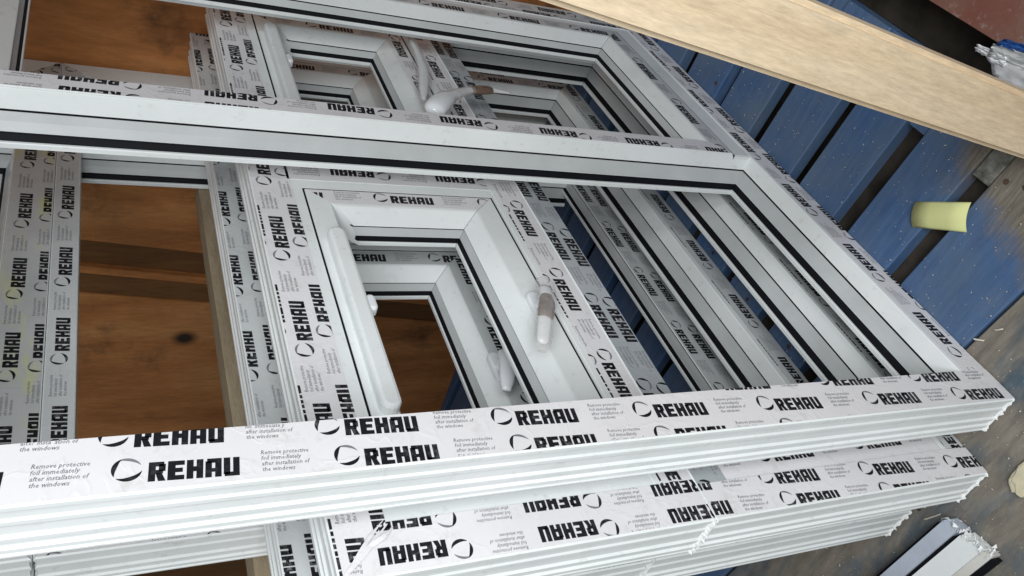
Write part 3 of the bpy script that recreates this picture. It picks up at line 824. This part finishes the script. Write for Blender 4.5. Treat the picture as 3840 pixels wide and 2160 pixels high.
for k in range(90):
    y = .49 + rr.random() * .13; h = .006 + rr.random() * .06; z = -.318 - (y - .49) * .22 + rr.random() * .014; s_ = .003 + rr.random() * .008
    i0 = len(V)
    for q in range(3): V.append(w(FLOOR - h + (rr.random() - .5) * s_ * 2, y + (rr.random() - .5) * s_ * 2, z + (rr.random() - .5) * s_ * 2))
    F.append((i0, i0 + 1, i0 + 2))
tag(mesh('sawn_burr', V, F, FLASH, off, fix=False), kind='stuff')

# crumpled pieces: cream paper, plastic bag
def crumple(name, cx, cy, cz, rx, ry, rz, seed, m_, sub=3, amp=.35):
    rr = random.Random(seed)
    bm = bmesh.new(); bmesh.ops.create_icosphere(bm, subdivisions=sub, radius=1)
    dirs = [(Vector((rr.uniform(-1, 1), rr.uniform(-1, 1), rr.uniform(-1, 1))).normalized(), rr.uniform(2, 6), rr.random() * 6) for _ in range(9)]
    for v_ in bm.verts:
        c = v_.co.copy(); d = 1 + amp * sum(abs(math.sin(c.dot(a) * fq + ph)) - .6 for a, fq, ph in dirs) / 3
        c *= d
        v_.co = Vector((c.x * ry * S, c.y * rz * S, c.z * rx * S))
    zmin = min(v_.co.z for v_ in bm.verts)
    for v_ in bm.verts: v_.co.z -= zmin
    me = bpy.data.meshes.new(name); bm.to_mesh(me); bm.free()
    o = link(name, me, m_); o.location = w(FLOOR, cy, cz)
    return o
cp = crumple('paper_scrap', 0, .575, -.118, .006, .032, .05, 3, CREAM)
tag(cp, 'crumpled cream paper scrap lying on the worn boards', 'paper scrap', kind='thing')
bag = thing('plastic_bag', 'crumpled white plastic bag with blue print at the end of the deck', 'plastic bag', w(FLOOR, 1.22, .60))
def bag_sheet(name, pts, m_, seed):
    """folded sheet: grid over four corner points with creases"""
    rr = random.Random(seed); n = 12; V, F = [], []
    P = [Vector(p) for p in pts]
    for i in range(n + 1):
        for j in range(n + 1):
            s_, t_ = i / n, j / n
            p = P[0].lerp(P[1], s_).lerp(P[3].lerp(P[2], s_), t_)
            cr = .003 * (abs(math.sin(7 * s_ + 3 * t_ + seed)) + abs(math.sin(11 * t_ - 4 * s_)))
            V.append(w(p.x - cr + (rr.random() - .5) * .004, p.y + (rr.random() - .5) * .004, p.z + (rr.random() - .5) * .005))
    for i in range(n):
        for j in range(n):
            a = i * (n + 1) + j; F.append((a, a + 1, a + n + 2, a + n + 1))
    o = mesh(name, V, F, m_, bag, fix=False, smooth=True)
    md = o.modifiers.new('thickness', 'SOLIDIFY'); md.thickness = 0.001
    return o
bag_sheet('bag_body', [(1.955, 1.225, .555), (1.89, 1.270, .610), (1.87, 1.08, .66), (1.965, 1.06, .56)], BAGW, 1)
bag_sheet('bag_flap', [(1.905, 1.315, .606), (1.893, 1.312, .622), (1.875, 1.215, .635), (1.89, 1.215, .612)], BAGW, 2)
bag_sheet('bag_neck', [(1.89, 1.268, .612), (1.872, 1.262, .645), (1.85, 1.10, .68), (1.87, 1.10, .65)], FILMG, 3)
bag_sheet('bag_print', [(1.871, 1.255, .646), (1.856, 1.235, .668), (1.83, 1.08, .705), (1.848, 1.10, .682)], BAGB, 4)

# sawdust flecks and splinters on the deck
rr = random.Random(12); V, F = [], []
def fleck(y, z, l, wd_, a, h=.0016):
    c_, s_ = math.cos(a), math.sin(a); i0 = len(V)
    for u, v_ in ((-l, -wd_), (l, -wd_ * .6), (l * .8, wd_), (-l * .7, wd_)):
        V.append(w(FLOOR - h, y + u * c_ - v_ * s_, z + u * s_ + v_ * c_))
    V.append(w(FLOOR - h - .002, y, z))
    F.extend([(i0, i0 + 1, i0 + 4), (i0 + 1, i0 + 2, i0 + 4), (i0 + 2, i0 + 3, i0 + 4), (i0 + 3, i0, i0 + 4)])
for k in range(1900):
    y = rr.uniform(.35, 2.5); z = rr.uniform(-.9, .52)
    if any(a - .003 < y - GD * z < b + .003 for a, b in gaps): continue
    big = rr.random() < .05
    fleck(y, z, (.0008 + rr.random() ** 3 * .0026) * (1.8 if big else 1), (.0005 + rr.random() * .0007) * (1.6 if big else 1), rr.gauss(2.3, .5))
for (y, z, l, a) in ((.88, .045, .016, 2.5), (.86, .10, .012, 2.2), (.80, -.02, .012, 1.5), (.66, -.40, .03, 1.9), (.70, -.41, .02, 2.3)):
    fleck(y, z, l, .0022, a, .003)
tag(mesh('sawdust', V, F, SAW, None, fix=False), 'pale sawdust flecks and splinters scattered on the deck', 'sawdust', kind='stuff')
